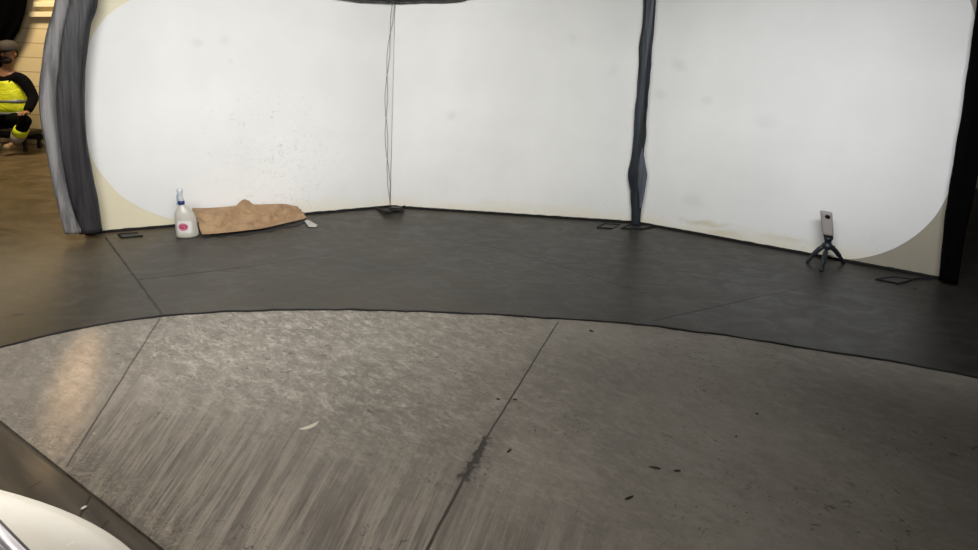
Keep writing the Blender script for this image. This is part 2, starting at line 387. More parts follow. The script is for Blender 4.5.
for i, (A, B) in enumerate(ends):
    d = (B-A).normalized(); rz = math.atan2(d.y, d.x); L = (B-A).length
    t = thing('backdrop_panel', names[i], 'panel', A, rz, None)
    s0 = -.10 if i == 0 else 0; s1 = L + (.05 if i == 2 else 0)
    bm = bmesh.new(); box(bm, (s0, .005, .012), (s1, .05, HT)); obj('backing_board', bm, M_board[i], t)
    if i == 1: out = [(0.004, .016), (L-.004, .016), (L-.004, HT), (.004, HT)]
    else:
        pts = [pcoords(i, x, y) for x, y in screenpx[i]]
        pts = [(a, max(b, .016)) for a, b in pts]
        v = smoothpath([(a, b, 0) for a, b in pts], 4); out = [(min(max(q_.x, s0+.003), s1-.003), max(q_.y, .016)) for q_ in v]
        lx, lz = out[-1]
        if i == 0: out += [(lx+.25, HT-.02), (lx+.4, HT), (L-.004, HT)]; out[0] = (L-.004, .016)
        else: out += [(lx-.25, HT-.02), (lx-.4, HT), (.004, HT)]; out[0] = (.004, .016)
    bm = bmesh.new()
    a = [bm.verts.new((x, .001, z)) for x, z in out]; b = [bm.verts.new((x, .0045, z)) for x, z in out]
    bm.faces.new(a); bm.faces.new(b[::-1])
    for k in range(len(a)): bm.faces.new((a[k], a[(k+1) % len(a)], b[(k+1) % len(a)], b[k]))
    obj('white_screen', bm, mat_screen('white_screen_paint_%d' % i, allmarks[i], 1.0 if i == 0 else 0), t)
    panels.append(t)
    # black uneven seal between the board and the floor
    nn = Vector((d.y, -d.x, 0))
    pts = dens([A+d*(s0), B+d*(s1-L)], .03)
    bm = bmesh.new()
    pp = []
    for p_ in pts:
        o = noise.noise(Vector((p_.x*5, p_.y*5, 3)))*.007
        pp.append(p_+nn*(.004+o)+Vector((0, 0, .008)))
    tube(bm, pp, lambda t_: .013+.006*noise.noise(Vector((t_*30, i, 0))), 6)
    tag(obj('trim_%d' % (i+2), bm, M_rub, smooth=True), kind='structure')

# ------------------------------------------------------------------ posts (soft, wrapped, slightly bent)
def loft(bm, rows, P0, nrm, depth, n=20, e=2.0, wr=0.0, seed=0):
    """rows: (left px, right px, y px) -> closed rounded sections on the vertical plane (P0, nrm); depth may be a list"""
    u = Vector((-nrm.y, nrm.x, 0)); u = u if u.x > 0 else -u
    L = [V(a, y, P0, nrm) for a, b, y in rows]; R = [V(b, y, P0, nrm) for a, b, y in rows]
    Ls = smoothpath(L, 6); Rs = smoothpath(R, 6); rings = []
    for i, (a, b) in enumerate(zip(Ls, Rs)):
        c = (a+b)/2; hw = (b-a).length/2; dp = depth; ring = []
        for k in range(n):
            th = 2*math.pi*k/n; cs, sn = math.cos(th), math.sin(th)
            f = 1 + wr*noise.noise(Vector((cs*2.2, sn*2.2, c.z*5+seed))) + wr*.7*noise.noise(Vector((cs*4, sn*4, c.z*1.5+seed+9)))
            x = math.copysign(abs(cs)**(2/e), cs)*hw*f; y = math.copysign(abs(sn)**(2/e), sn)*dp*f
            ring.append(bm.verts.new(c+u*x-nrm*y if False else c+u*x+nrm*y))
        rings.append(ring)
    for a, b in zip(rings, rings[1:]):
        for k in range(n): bm.faces.new((a[k], a[(k+1) % n], b[(k+1) % n], b[k]))
    bm.faces.new(rings[0]); bm.faces.new(rings[-1][::-1])
def facing(p):
    v = (CAM-p); v.z = 0; return v.normalized()
def fabric(name, c1, c2, rough=.75, sheen=.0, stretch=(14, 14, 1.2)):
    n = NT(name); a = n.noise(1, 4, .6, .6, stretch=stretch)
    n.bump(n.noise(1, 3, .6, .6, stretch=(stretch[0]*1.6, stretch[1]*1.6, stretch[2])), .5, .02)
    return n.fin(n.mix(n.ss(a, .35, .65), c1, c2), rough)
M_blackfab = fabric('black_padding_fabric', rgb(22, 21, 24), rgb(50, 48, 52), .5)
M_greyfab = fabric('grey_fabric', rgb(96, 95, 96), rgb(146, 144, 144), .8)
M_inky = fabric('blue_black_cloth', rgb(18, 24, 30), rgb(42, 50, 58), .5)
M_black = fabric('deep_black_cloth', rgb(3, 3, 4), rgb(6, 6, 7), .95)
M_black.node_tree.nodes['Principled BSDF'].inputs['Specular IOR Level'].default_value = .05
M_sheen = fabric('tape_highlight_grey', rgb(66, 70, 78), rgb(104, 108, 116), .5)  # greyish highlight of the bulge, put into a lighter colour
M_steel = simple('dark_steel', rgb(38, 38, 40), .45, .3)

f0 = facing(E0); Pp = E0 + f0*.16
t = thing('padded_post', 'wide bowed black padded post with grey edging at the left end of the booth', 'post', G(85, 233)*1.0)
base = t.location.copy()
def rebase(o, t):
    o.data.transform(Matrix.Translation(-t.location)); return o
rows = [(71, 102, -60), (66, 98, 0), (60, 91, 25), (56, 87, 55), (54, 85, 85), (54, 85, 115), (58, 88, 145), (64, 93, 175), (71, 98, 203), (79, 103, 232)]
bm = bmesh.new(); loft(bm, rows, Pp, f0, .05, 24, 3.0, .06, 1); rebase(obj('black_padding', bm, M_blackfab, t, True), t)
rows = [(60, 75, -60), (55, 70, 0), (47, 64, 30), (42, 60, 60), (39, 57, 88), (40, 57, 115), (46, 61, 150), (54, 68, 190), (60, 75, 215), (65, 82, 232)]
bm = bmesh.new(); loft(bm, rows, Pp+f0*.02, f0, .06, 20, 2.6, .08, 2); rebase(obj('grey_edging', bm, M_greyfab, t, True), t)

f2 = facing(E2); P2 = E2 + f2*.09
t = thing('gathered_post', 'thin post of gathered blue-black cloth between the middle and right panels', 'post', V(636, 224, P2, f2).xy.to_3d())
rows = [(646, 659, -50), (644, 656, 0), (641, 652.5, 40), (637, 648.5, 90), (634, 646, 130), (632, 644, 155), (629, 645.5, 172), (630, 644, 190), (631.5, 641.5, 210), (631.5, 640.5, 225)]
bm = bmesh.new(); loft(bm, rows, P2, f2, .03, 24, 2, .28, 4); rebase(obj('gathered_cloth', bm, M_inky, t, True), t)
rows = [(642, 643, 148), (638.5, 645.2, 162), (636, 646.4, 173), (636.8, 645, 184), (638.8, 643.6, 196), (639.5, 641.5, 208)]
bm = bmesh.new(); loft(bm, rows, P2+f2*.016, f2, .02, 20, 2, .35, 6); o = rebase(obj('tape_wrap', bm, M_sheen, t, True), t); o['label'] = 'taped bulge low on the post, its highlight coloured grey'

f3 = facing(E3); P3 = E3 + f3*.10
t = thing('black_post', 'wide deep black cloth post closing the right end of the booth', 'post', V(948, 280, P3, f3).xy.to_3d())
rows = [(984, 1014, -50), (977, 1006, 0), (969, 996, 60), (962, 989, 110), (954.5, 981, 155), (948, 974, 195), (943, 965, 235), (939, 958, 281)]
bm = bmesh.new(); loft(bm, rows, P3, f3, .05, 24, 2.6, .07, 7); rebase(obj('cloth_cover', bm, M_black, t, True), t)

# black rolled valance that dips into view over the left corner
d1 = (E1-E0).normalized(); d2 = (E2-E1).normalized(); nn1 = Vector((d1.y, -d1.x, 0)); nn2 = Vector((d2.y, -d2.x, 0))
pts = [E0+d1*.2+nn1*.09+Vector((0, 0, 2.28)), V(300, -16, E1+nn1*.09, nn1), V(350, -6, E1+nn1*.09, nn1), V(372, -4, E1+nn1*.09, nn1), V(393, -3.2, E1+nn1*.09, nn1),
       V(405, -3.2, E1+nn2*.09, nn2), V(425, -4, E1+nn2*.09, nn2), V(458, -5.2, E1+nn2*.09, nn2), V(500, -13, E1+nn2*.09, nn2), E2-d2*.25+nn2*.09+Vector((0, 0, 2.28))]
bm = bmesh.new(); tube(bm, dens(smoothpath(pts, 8), .04), lambda t_: .055+.012*noise.noise(Vector((t_*40, 1, 0))), 12)
tag(obj('rolled_valance', bm, M_blackfab, smooth=True), 'dark rolled cloth valance along the top edge of the left and middle panels', 'valance')

# thin hanging cords in the left corner
nb = (nn1+nn2).normalized(); PC = E1+nb*.035
t = thing('hanging_cord', 'pair of thin twisted grey cords hanging down the seam between left and middle panels', 'cord', E1+nb*.035)
cen = smoothpath([(394, -4, 0), (392.5, 12, 0), (389.5, 40, 0), (387, 75, 0), (386, 110, 0), (386.6, 145, 0), (388.5, 180, 0), (390, 203, 0)], 12)
for s, ph in ((1, 0), (-1, 0)):
    bm = bmesh.new()
    pts = [V(c.x+s*1.3*math.sin(c.y*.075+.6)+.5*noise.noise(Vector((c.y*.1, s, 0))), c.y, PC, nb)+nb*(.006*s*math.cos(c.y*.075)) for c in cen]
    tube(bm, pts, .0024, 6); rebase(obj('strand', bm, simple('cord_grey', rgb(122, 125, 128), .6), t, True), t)
# dark line at the seam itself
bm = bmesh.new(); tube(bm, [E1+nb*.002+Vector((0, 0, .02)), E1+nb*.002+Vector((0, 0, HT-.3))], .003, 6)
tag(obj('trim_5', bm, simple('seam_shadow_strip', rgb(190, 190, 186), .7), smooth=True), kind='structure')

# cable bundle at the seam foot
t = thing('cable_bundle', 'small tangle of black cables on the floor below the hanging cords', 'cable', G(392, 211))
for k in range(5):
    a = 374+k*2; bmm = bmesh.new()
    pts = [G(a-4, 206+.6*k, .01), G(382+k, 209.5+k*.7, .012+.006*k), G(390+k, 211.5-.3*k, .014+.01*k), G(398+k, 208.5+.5*k, .02+.008*k), G(405-k, 205.8+.4*k, .03+.01*(k % 2))]
    tube(bmm, smoothpath(pts, 8), .0075, 7); rebase(obj('cable', bmm, M_rub, t, True), t)
bm = bmesh.new()
box(bm, (-.03, -.04, 0), (.09, .03, .035), .01); o = obj('cable_clamp', bm, M_steel, t); o.location = (0, .03, 0); o.rotation_euler = (0, 0, -.05)

# steel foot plates
def plate(pxs, label, cable=None, group=None):
    g = [G(x, y) for x, y in pxs]; c = sum(g, Vector())/len(g)
    t = thing('foot_plate', label, 'foot plate', c, 0, group)
    bm = bmesh.new(); prism(bm, [p-c for p in g], 0, .005)
    bmesh.ops.bevel(bm, geom=bm.edges[:], offset=.0015, segments=1, affect='EDGES'); obj('plate', bm, simple('plate_steel', rgb(52, 50, 50), .5, .2), t)
    bm = bmesh.new(); loop = [p-c+Vector((0, 0, .006)) for p in g]; 
    for k, (a, b) in enumerate(zip(loop, loop[1:]+loop[:1])):
        if k != 1: tube(bm, [a, b], .006, 6)
    obj('rim', bm, M_rub, t, True)
    if cable:
        bm = bmesh.new(); tube(bm, smoothpath([G(x, y, .008)-c for x, y in cable], 8), .006, 7); obj('strap', bm, M_rub, t, True)
plate([(122, 238.5), (143, 236.5), (138, 233.3), (118, 235)], 'small dark flat steel foot plate on the floor below the left panel corner')
plate([(597, 228), (612, 229), (620, 225.2), (604, 224.4)], 'dark flat foot plate lying just left of the gathered post foot')
plate([(621, 229), (642, 229.3), (652, 226), (630, 225.5)], 'dark foot plate directly under the gathered post', [(640, 229), (652, 227), (662, 226), (672, 228)])
plate([(876, 280), (896, 283.5), (912, 280), (894, 277.6)], 'dark foot plate with a trailing strap near the right black post', [(896, 283.5), (906, 281.5), (913, 279), (924, 278), (932, 279)])

# ------------------------------------------------------------------ spray bottle
gb = G(186.5, 236.5); pxm = (gb-CAM).dot(fw)/F         # metres per photo pixel there
t = thing('spray_bottle', 'clear white spray bottle with pink label standing left of the brown cardboard', 'bottle', gb, math.radians(25))
fb = facing(gb)
def mat_plastic(name, col, rough, trans):
    n = NT(name); n.b.inputs['Transmission Weight'].default_value = trans; n.b.inputs['Subsurface Weight'].default_value = 0.0
    a = n.noise(20, 3); return n.fin(n.mix(a, tuple(c*.94 for c in col[:3])+(1,), col), rough)
M_bot = mat_plastic('milky_plastic', rgb(226, 222, 212), .3, .35)
prof_px = [(9.8, 0), (11.0, .8), (11.2, 2.5), (10.9, 8), (10.6, 15), (10.4, 19), (9.6, 22.5), (8.0, 25.5), (5.8, 28.5), (4.0, 31), (3.0, 33), (2.6, 34.5)]
ox = [1.2, 1.1, 1.1, .5, -.2, -.7, -1.2, -1.9, -2.6, -3.3, -3.8, -4.0]
s = pxm
prof_px = [(r*.92, z*1.04) for r, z in prof_px]
bm = bmesh.new(); lathe(bm, [(r*s, z*s) for r, z in prof_px], 40, .62, [v*s for v in ox])
body = obj('body', bm, M_bot, t, True)
bm = bmesh.new(); lathe(bm, [(r*s*.93, z*s) for r, z in [(9.8, .6), (11.0, 1.5), (11.0, 2.6), (10.8, 6.5)]], 32, .6, [1.2*s, 1.1*s, 1.0*s, .6*s]); obj('liquid', bm, mat_plastic('yellowish_liquid', rgb(196, 190, 150), .2, .3), t, True)
bm = bmesh.new(); lathe(bm, [(r*s, z*s) for r, z in [(2.7, 33.2), (3.1, 33.6), (3.1, 36.4), (2.6, 36.8)]], 24, .9, [-3.9*s]*4); obj('collar', bm, simple('blue_collar_plastic', rgb(32, 52, 108), .35), t, True)
bm = bmesh.new()
lathe(bm, [(r*s, z*s) for r, z in [(2.2, 36.6), (2.6, 38), (2.2, 41), (2.0, 43.5), (2.6, 45), (2.9, 47.5), (2.3, 49.2), (1.0, 49.8)]], 20, .8, [v*s for v in (-4, -4.2, -4.6, -4.8, -5.0, -5.1, -5.0, -5.0)])
M_head = simple('white_sprayer_plastic', rgb(200, 202, 206), .35)
obj('spray_head', bm, M_head, t, True)
bm = bmesh.new(); box(bm, (-8.2*s, -1.1*s, 45.6*s), (-4*s, 1.1*s, 48.2*s), .4*s); nz = obj('nozzle', bm, M_head, t)
bm = bmesh.new(); tube(bm, smoothpath([Vector((-6.4*s, 0, 45*s)), Vector((-7.4*s, 0, 41*s)), Vector((-7.2*s, 0, 36*s)), Vector((-7.8*s, 0, 33.5*s))], 6), lambda q_: .9*s*(1-.4*q_), 8); obj('trigger', bm, simple('pale_blue_plastic', rgb(150, 170, 186), .35), t, True)
# label: patches lying on the bottle's own surface
def surf(ang, z, off):
    for (a, b), (o1, o2) in zip(zip(prof_px, prof_px[1:]), zip(ox, ox[1:])):
        if a[1] <= z <= b[1]:
            k = (z-a[1])/(b[1]-a[1]); r = a[0]+(b[0]-a[0])*k+off; o_ = o1+(o2-o1)*k
            return Vector(((o_+r*math.cos(ang))*s, .62*r*math.sin(ang)*s-off*.3*s, z*s))
def patch(name, ca, cz, ra, rz_, off, mat, parent, inner=0, square=False):
    bm = bmesh.new(); N = 28; R = 5; rings = []
    for j in range(R+1):
        k = inner+(1-inner)*j/R; ring = []
        for i in range(N):
            th = 2*math.pi*i/N; cx_, cz_ = math.cos(th), math.sin(th)
            if square: mm = max(abs(cx_), abs(cz_)); cx_, cz_ = cx_/mm, cz_/mm
            ring.append(bm.verts.new(surf(ca+ra*k*cx_, cz+rz_*k*cz_, off)))
        rings.append(ring)
    for a, b in zip(rings, rings[1:]):
        for i in range(N):
            try: bm.faces.new((a[i], a[(i+1) % N], b[(i+1) % N], b[i]))
            except ValueError: pass
    if inner == 0: bmesh.ops.remove_doubles(bm, verts=bm.verts[:], dist=1e-6)
    return obj(name, bm, mat, parent, True)
A0 = -math.pi/2 - .28
lab = patch('label', A0+.1, 11.5, .72, 6.2, .12, simple('label_paper', rgb(222, 220, 216), .5), t, square=True)
patch('label_oval', A0, 11.7, .46, 3.9, .22, simple('label_pink', rgb(206, 128, 150), .5), lab); lab['label'] = 'white label with a pink oval emblem'
patch('label_mark', A0, 11.9, .38, 2.4, .30, simple('label_dark_pink', rgb(170, 62, 96), .5), lab, inner=.55)
patch('label_mark', A0-.05, 11.6, .12, 1.1, .32, simple('label_mark_pink', rgb(160, 60, 92), .5), lab)

# ------------------------------------------------------------------ cardboard, black sheet, paper
nc = NT('brown_cardboard'); a = nc.noise(9, 5, .6); 
bs = nc.mix(nc.ss(a, .3, .7), rgb(146, 117, 86), rgb(168, 138, 104)); bs = nc.mix(nc.ss(nc.noise(40, 4, .7), .6, .7, 0, .3), bs, rgb(120, 92, 64))
nc.bump(nc.noise(7, 4, .55, .8), 1.0, .04); M_card = nc.fin(bs, .75)
frontpx = [(202, 234.5), (222, 233), (245, 230.5), (264, 228), (282, 224), (300, 219.8), (307, 217.5)]
PW = E0 + nn1*.02
backpx = [(192, 208.5), (210, 208), (228, 206.8), (243, 205), (262, 204.5), (284, 204.2), (297, 207)]
fr = smoothpath([G(x, y, .022) for x, y in frontpx], 12); bk = smoothpath([V(x, y, PW, nn1) for x, y in backpx], 12)
N = len(fr); Mv = 36; g0 = fr[0].copy(); g0.z = 0
t = thing('cardboard_sheet', 'crumpled brown cardboard sheet lying on the floor against the left panel', 'cardboard', g0)
bm = bmesh.new(); grid = []
for i in range(N):
    row = []
    u = i/(N-1)
    for j in range(Mv+1):
        v = j/Mv
        p = fr[i].lerp(bk[i], v); p.z = fr[i].z + (bk[i].z-fr[i].z)*(v**1.25)
        # crumples: ridges and a raised fold
        e = math.sin(math.pi*v)**.6
        def rdg(u1, v1, u2, v2, w_, h_):
            A_ = Vector((u1*2.2, v1)); B_ = Vector((u2*2.2, v2)); q_ = Vector((u*2.2, v)); dd = B_-A_
            k = max(0, min(1, (q_-A_).dot(dd)/dd.dot(dd))); ds = (q_-A_-dd*k).length
            return h_*max(0, 1-ds/w_)
        z = rdg(.50, 1.0, .44, .60, .15, .048)+rdg(.47, .80, .18, .42, .11, .055)+rdg(.52, .85, .70, .55, .12, .045)+rdg(.70, .55, .95, .50, .10, .030)+rdg(.40, .50, .60, .30, .09, .040)
        z += rdg(.60, .30, .85, .75, .08, .03)
        z -= (rdg(.18, .28, .38, .36, .10, .05)+rdg(.45, .62, .60, .50, .07, .04))*e
        nn_ = 1-abs(noise.noise(Vector((u*6+3, v*3.2, 7))))*2.6
        z += .022*nn_*e + .008*noise.noise(Vector((u*16, v*9, 4)))*e
        z *= (.25+.75*min(1, v*4))
        p.z = max(.012+.01*u, p.z+z); row.append(bm.verts.new(p-t.location))
    grid.append(row)
for i in range(N-1):
    for j in range(Mv): bm.faces.new((grid[i][j], grid[i+1][j], grid[i+1][j+1], grid[i][j+1]))
o = obj('sheet', bm, M_card, t, True); md = o.modifiers.new('thick', 'SOLIDIFY'); md.thickness = .004; md.offset = 0
bm = bmesh.new(); fl = []
for k in range(9):
    a_ = k/8
for (px, py, hz) in [(240, 205, .0), (247, 200.5, .0), (253, 203.5, .0)]:
    pass
# torn flap standing up at the back
tri = [V(239, 206, PW+nn1*.03, nn1), V(246, 200.5, PW+nn1*.035, nn1), V(249, 201.3, PW+nn1*.03, nn1), V(255, 205.5, PW+nn1*.03, nn1), V(247, 208, PW+nn1*.09, nn1)]
vs = [bm.verts.new(p-t.location) for p in tri]; c = bm.verts.new(sum(tri, Vector())/5+nn1*.012-t.location)
for k in range(5): bm.faces.new((vs[k], vs[(k+1) % 5], c))
o = obj('torn_flap', bm, simple('pale_cardboard', rgb(170, 146, 114), .75), t); md = o.modifiers.new('thick', 'SOLIDIFY'); md.thickness = .004
# black sheet under it
bm = bmesh.new(); N2 = 48
px1 = smoothpath([Vector((x, y, 0)) for x, y in [(200.5, 235.5), (206, 238.2), (214, 236.3), (222, 237.2), (231, 235.2), (240, 235.8), (262, 232.2), (272, 231.6), (280, 228.6), (297, 226), (306, 221.5)]], 8)
px2 = smoothpath([Vector((x, y, 0)) for x, y in [(201, 229), (206, 228), (222, 227), (240, 226), (262, 223.5), (280, 220), (297, 217), (305, 216)]], 8)
g1 = G(250, 232)
a_, b_ = [], []
rows_ = []
for i in range(len(px1)):
    rr = []
    for j in range(7):
        v = j/6; q_ = px1[i].lerp(px2[round(i*(len(px2)-1)/(len(px1)-1))], v); rr.append(bm.verts.new(G(q_.x, q_.y, .002)-g1+Vector((0, 0, .003+.006*v+.004*noise.noise(Vector((i*.25, j, 0)))*v))))
    rows_.append(rr)
for i in range(len(rows_)-1):
    for j in range(6): bm.faces.new((rows_[i][j], rows_[i+1][j], rows_[i+1][j+1], rows_[i][j+1]))
o = obj('black_sheet', bm, simple('black_plastic_sheet', rgb(28, 27, 28), .5)); o.location = g1
md = o.modifiers.new('thick', 'SOLIDIFY'); md.thickness = .003; md.offset = 1
tag(o, 'ragged black plastic sheet lying under the brown cardboard', 'sheet')
g2 = G(312, 226); bm = bmesh.new()
pl = [(307, 219.5), (311, 221.8), (317.5, 226.2), (316, 227.3), (308.5, 227.2), (304.5, 222)]
vs = [bm.verts.new(G(x, y, .004)-g2+Vector((0, 0, .004*(k % 3)))) for k, (x, y) in enumerate(pl)]; c = bm.verts.new(sum((v.co for v in vs), Vector())/6+Vector((0, 0, .012)))
for k in range(6): bm.faces.new((vs[k], vs[(k+1) % 6], c))
o = obj('paper_scrap', bm, simple('pale_paper', rgb(178, 176, 168), .7)); o.location = g2; md = o.modifiers.new('thick', 'SOLIDIFY'); md.thickness = .002; md.offset = 1
tag(o, 'small whitish paper scrap on the floor at the right end of the cardboard', 'paper')

# ------------------------------------------------------------------ tripod with handheld camera
hubg = G(826.5, 265.5); s = (hubg-CAM).dot(fw)/F; fh = facing(hubg); side = Vector((-fh.y, fh.x, 0)); side = side if side.x > 0 else -side
zpx = lambda y: (265.5-y)*s*1.0
M_trip = simple('black_tripod_plastic', rgb(26, 32, 38), .45, var=.2)
t = thing('mini_tripod', 'small black three-legged tripod on the dark floor before the right panel', 'tripod', hubg)
top = V(827.3, 247, hubg, fh)-hubg
feet = [(G(807.5, 262.5), G(816, 250)), (G(821, 271.5), None), (G(843.5, 263.5), None)]
def leg(footw, bend):
    bm = bmesh.new(); a = top+Vector((0, 0, .0)); f_ = footw-hubg; f_.z = .008
    mid1 = a.lerp(f_, .35)+Vector((0, 0, bend)); mid2 = a.lerp(f_, .7)+Vector((0, 0, bend*.7))
    tube(bm, smoothpath([a, mid1, mid2, f_], 8), lambda q_: .0135 if q_ < .25 else (.019 if q_ < .7 else .014), 10)
    o = obj('leg', bm, M_trip, t, True)
    bm = bmesh.new(); bmesh.ops.create_uvsphere(bm, u_segments=12, v_segments=8, radius=.013); 
    for v in bm.verts: v.co.z *= .6
    p = obj('rubber_foot', bm, M_rub, o, True); p.location = f_
leg(feet[0][0], .035); leg(feet[1][0], .01); leg(feet[2][0], .03)
bm = bmesh.new(); lathe(bm, [(.017, -.022), (.036, -.012), (.042, .0), (.040, .02), (.030, .032), (.026, .04)], 20); o = obj('hub', bm, M_trip, t, True); o.location = top
bm = bmesh.new(); lathe(bm, [(.022, 0), (.026, .008), (.024, .022), (.032, .028), (.034, .046)], 20); o = obj('ball_head', bm, M_trip, t, True); o.location = top+Vector((0, 0, .036))
bm = bmesh.new(); tube(bm, [side*.03, side*.052], .009, 10); o = obj('knob', bm, M_trip, t, True); o.location = top+Vector((0, 0, .012))
cb = hubg+top+Vector((0, 0, .074))
n_h = (V(826, 211.5, hubg, fh)-cb).length
ct = thing('handheld_camera', 'pale grey slim stick camera standing upright on the small tripod', 'camera', cb)
rot = Matrix((side, -fh, Vector((0, 0, 1)))).transposed().to_euler(); ct.rotation_euler = rot
lean = (V(826, 211.5, hubg, fh)-cb).dot(side)
hb = V(826, 211.5, hubg, fh).z-cb.z
M_cam = simple('pale_grey_shell', rgb(158, 150, 148), .4, var=.03)
def stick(z0, z1, w0, w1, dth, mat, name, bev=.012):
    bm = bmesh.new(); n = 24; rings = []
    zs = [z0, z0+.004] + [z0+(z1-z0)*k/8 for k in range(1, 8)] + [z1-.006, z1]
    for i, z in enumerate(zs):
        k = (z-z0)/(z1-z0); ww = (w0+(w1-w0)*k)*(.88 if i in (0, len(zs)-1) else 1); dd = dth*(.85 if i in (0, len(zs)-1) else 1)
        rings.append([bm.verts.new((lean*z/hb+math.copysign(abs(math.cos(a))**.55, math.cos(a))*ww/2, math.copysign(abs(math.sin(a))**.55, math.sin(a))*dd/2, z)) for a in [2*math.pi*q_/n for q_ in range(n)]])
    for a, b in zip(rings, rings[1:]):
        for q_ in range(n): bm.faces.new((a[q_], a[(q_+1) % n], b[(q_+1) % n], b[q_]))
    bm.faces.new(rings[0][::-1]); bm.faces.new(rings[-1]); return obj(name, bm, mat, ct, True)
stick(0, .026, 8.2*s, 8.4*s, .04, M_rub, 'base_cap')
bd = stick(.026, hb, 9.4*s, 11*s, .038, M_cam, 'shell')
bm = bmesh.new(); lathe(bm, [(.0165, 0), (.0165, .003), (.011, .006)], 24, .8); o = obj('lens', bm, simple('lens_glass', rgb(14, 14, 16), .12), ct, True)
o.location = (lean+2.0*s, -.0195, hb-4.6*s); o.rotation_euler = (math.radians(90), math.radians(15), 0)
bm = bmesh.new(); lathe(bm, [(.02, 0), (.02, .0012)], 24, .8); o2 = obj('lens_ring', bm, M_rub, ct, True); o2.location = (lean+2.0*s, -.0188, hb-4.6*s); o2.rotation_euler = (math.radians(90), math.radians(15), 0)

# ------------------------------------------------------------------ debris on the floor
M_chip = simple('dark_debris', rgb(40, 34, 32), .7); M_splint = simple('pale_splinter', rgb(196, 188, 172), .6)
def chip(px, py, L, W, ang, mat, name, label, cat, h=.006, group=None, curl=0):
    L *= .6; W *= .7; g = G(px, py); bm = bmesh.new(); n = 7; a = []
    for k in range(n):
        u = k/(n-1)-.5; wd = W*(1-abs(u*2)**2*.8)*.5*(1+.4*noise.noise(Vector((k*.8, px, 0))))
        y = curl*(u*u*4-.5)
        a.append([bm.verts.new((u*L, y-wd, .001)), bm.verts.new((u*L, y, .001+h*(1-abs(u)))), bm.verts.new((u*L, y+wd, .001))])
    for p_, q_ in zip(a, a[1:]):
        bm.faces.new((p_[0], q_[0], q_[1], p_[1])); bm.faces.new((p_[1], q_[1], q_[2], p_[2])); bm.faces.new((p_[0], p_[2], q_[2], q_[0]))
    bm.faces.new(a[0]); bm.faces.new(a[-1][::-1])
    o = obj(name, bm, mat); o.location = g; o.rotation_euler = (0, 0, ang); tag(o, label, cat, group)
chip(310, 426, .15, .034, .75, M_splint, 'wood_splinter', 'pale curved splinter on the light concrete left of the long crack', 'splinter', .007, curl=.012)
chip(591, 331, .05, .012, -.9, M_chip, 'dark_shaving', 'small dark curled shaving on concrete just below the floor edge strip', 'debris', .01, curl=.012)
chip(757, 414, .022, .02, .3, M_chip, 'dark_crumb', 'tiny dark round crumb on the right concrete, the farther of two', 'debris')
chip(736, 437, .02, .014, .9, M_chip, 'dark_crumb', 'tiny dark crumb on the right concrete, the nearer of two', 'debris')
chip(915, 289, .05, .03, .1, M_chip, 'dark_crumb', 'small dark chip on the painted floor in front of the strapped foot plate', 'debris')
chip(498, 399.5, .035, .012, .0, M_chip, 'dark_crumb', 'tiny dark chip left of the floor crack', 'debris')
chip(515, 400, .035, .012, .1, M_chip, 'dark_crumb', 'tiny dark chip right of the floor crack', 'debris')
chip(509, 451, .05, .018, .9, M_chip, 'dark_shaving', 'dark flake on concrete right of the wide part of the crack', 'debris')
chip(655, 468, .08, .02, -.2, M_chip, 'dark_shaving', 'dark flake on the right concrete, left one of a close pair', 'debris')
chip(677, 471, .05, .02, .1, M_chip, 'dark_shaving', 'dark flake on the right concrete, right one of a close pair', 'debris')
chip(629, 498, .07, .016, .5, M_chip, 'dark_shaving', 'thin dark flake on concrete nearer the camera than the close pair', 'debris')
chip(94, 434, .014, .014, 0, M_splint, 'pale_crumb', 'tiny pale speck beside the left floor joint', 'debris')
g = G(84, 509, -.015)
o = bpy.data.objects[-1] if False else None
bm = bmesh.new(); bmesh.ops.create_icosphere(bm, subdivisions=2, radius=.006)
for v in bm.verts: v.co.x *= 1.8; v.co.z = max(v.co.z, -.004)
o = obj('foil_crumb', bm, simple('foil', rgb(220, 214, 200), .3), smooth=True); o.location = g+Vector((0, 0, .004)); o.rotation_euler = (0, 0, .9)
tag(o, 'tiny shiny pale crumb on the lower floor beside the white car', 'debris')

# ------------------------------------------------------------------ white car, front corner beside the camera
npn = NT('white_car_paint'); npn.b.inputs['Coat Weight'].default_value = .6; npn.b.inputs['Coat Roughness'].default_value = .08
bs = npn.mix(npn.ss(npn.noise(8, 3), .3, .7), rgb(184, 180, 171), rgb(192, 188, 179))
scr = npn.ss(npn.noise(1, 3, .6, .4, stretch=(90, 25, 25)), .70, .73, 0, .5)
M_car = npn.fin(npn.mix(scr, bs, rgb(240, 238, 230)), .35)
car = thing('white_car', 'white car whose front corner with chrome trim pokes in at the bottom left', 'car', (-.416, .243, -.05))
HZ = .05
# stations: x, half width, shoulder z, top z
sta = [(.0, .50, .62, .66), (-.03, .62, .70, .76), (-.14, .74, .77, .85), (-.38, .80, .83, .91), (-.8, .82, .87, .97), (-1.2, .82, .90, 1.0), (-2.2, .82, .92, 1.0), (-3.3, .81, .94, 1.0), (-4.0, .78, .92, .99), (-4.2, .66, .84, .92)]
def section(x, hw, sh, tp):
    half = [(hw*.80, .22), (hw*.97, .30), (hw*1.0, .50), (hw*.985, sh-.07), (hw*.94, sh-.01), (hw*.80, tp-.03), (hw*.5, tp-.008), (0, tp)]
    return [(x, y, z) for y, z in half] + [(x, -y, z) for y, z in half[-2::-1]]
bm = bmesh.new(); rings = [[bm.verts.new(p) for p in section(*q_)] for q_ in sta]
for a, b in zip(rings, rings[1:]):
    n_ = len(a)
    for i in range(n_): bm.faces.new((a[i], a[(i+1) % n_], b[(i+1) % n_], b[i]))
bm.faces.new(rings[0]); bm.faces.new(rings[-1][::-1])
body = obj('body', bm, M_car, car, True); md = body.modifiers.new('sub', 'SUBSURF'); md.levels = 3; md.render_levels = 3
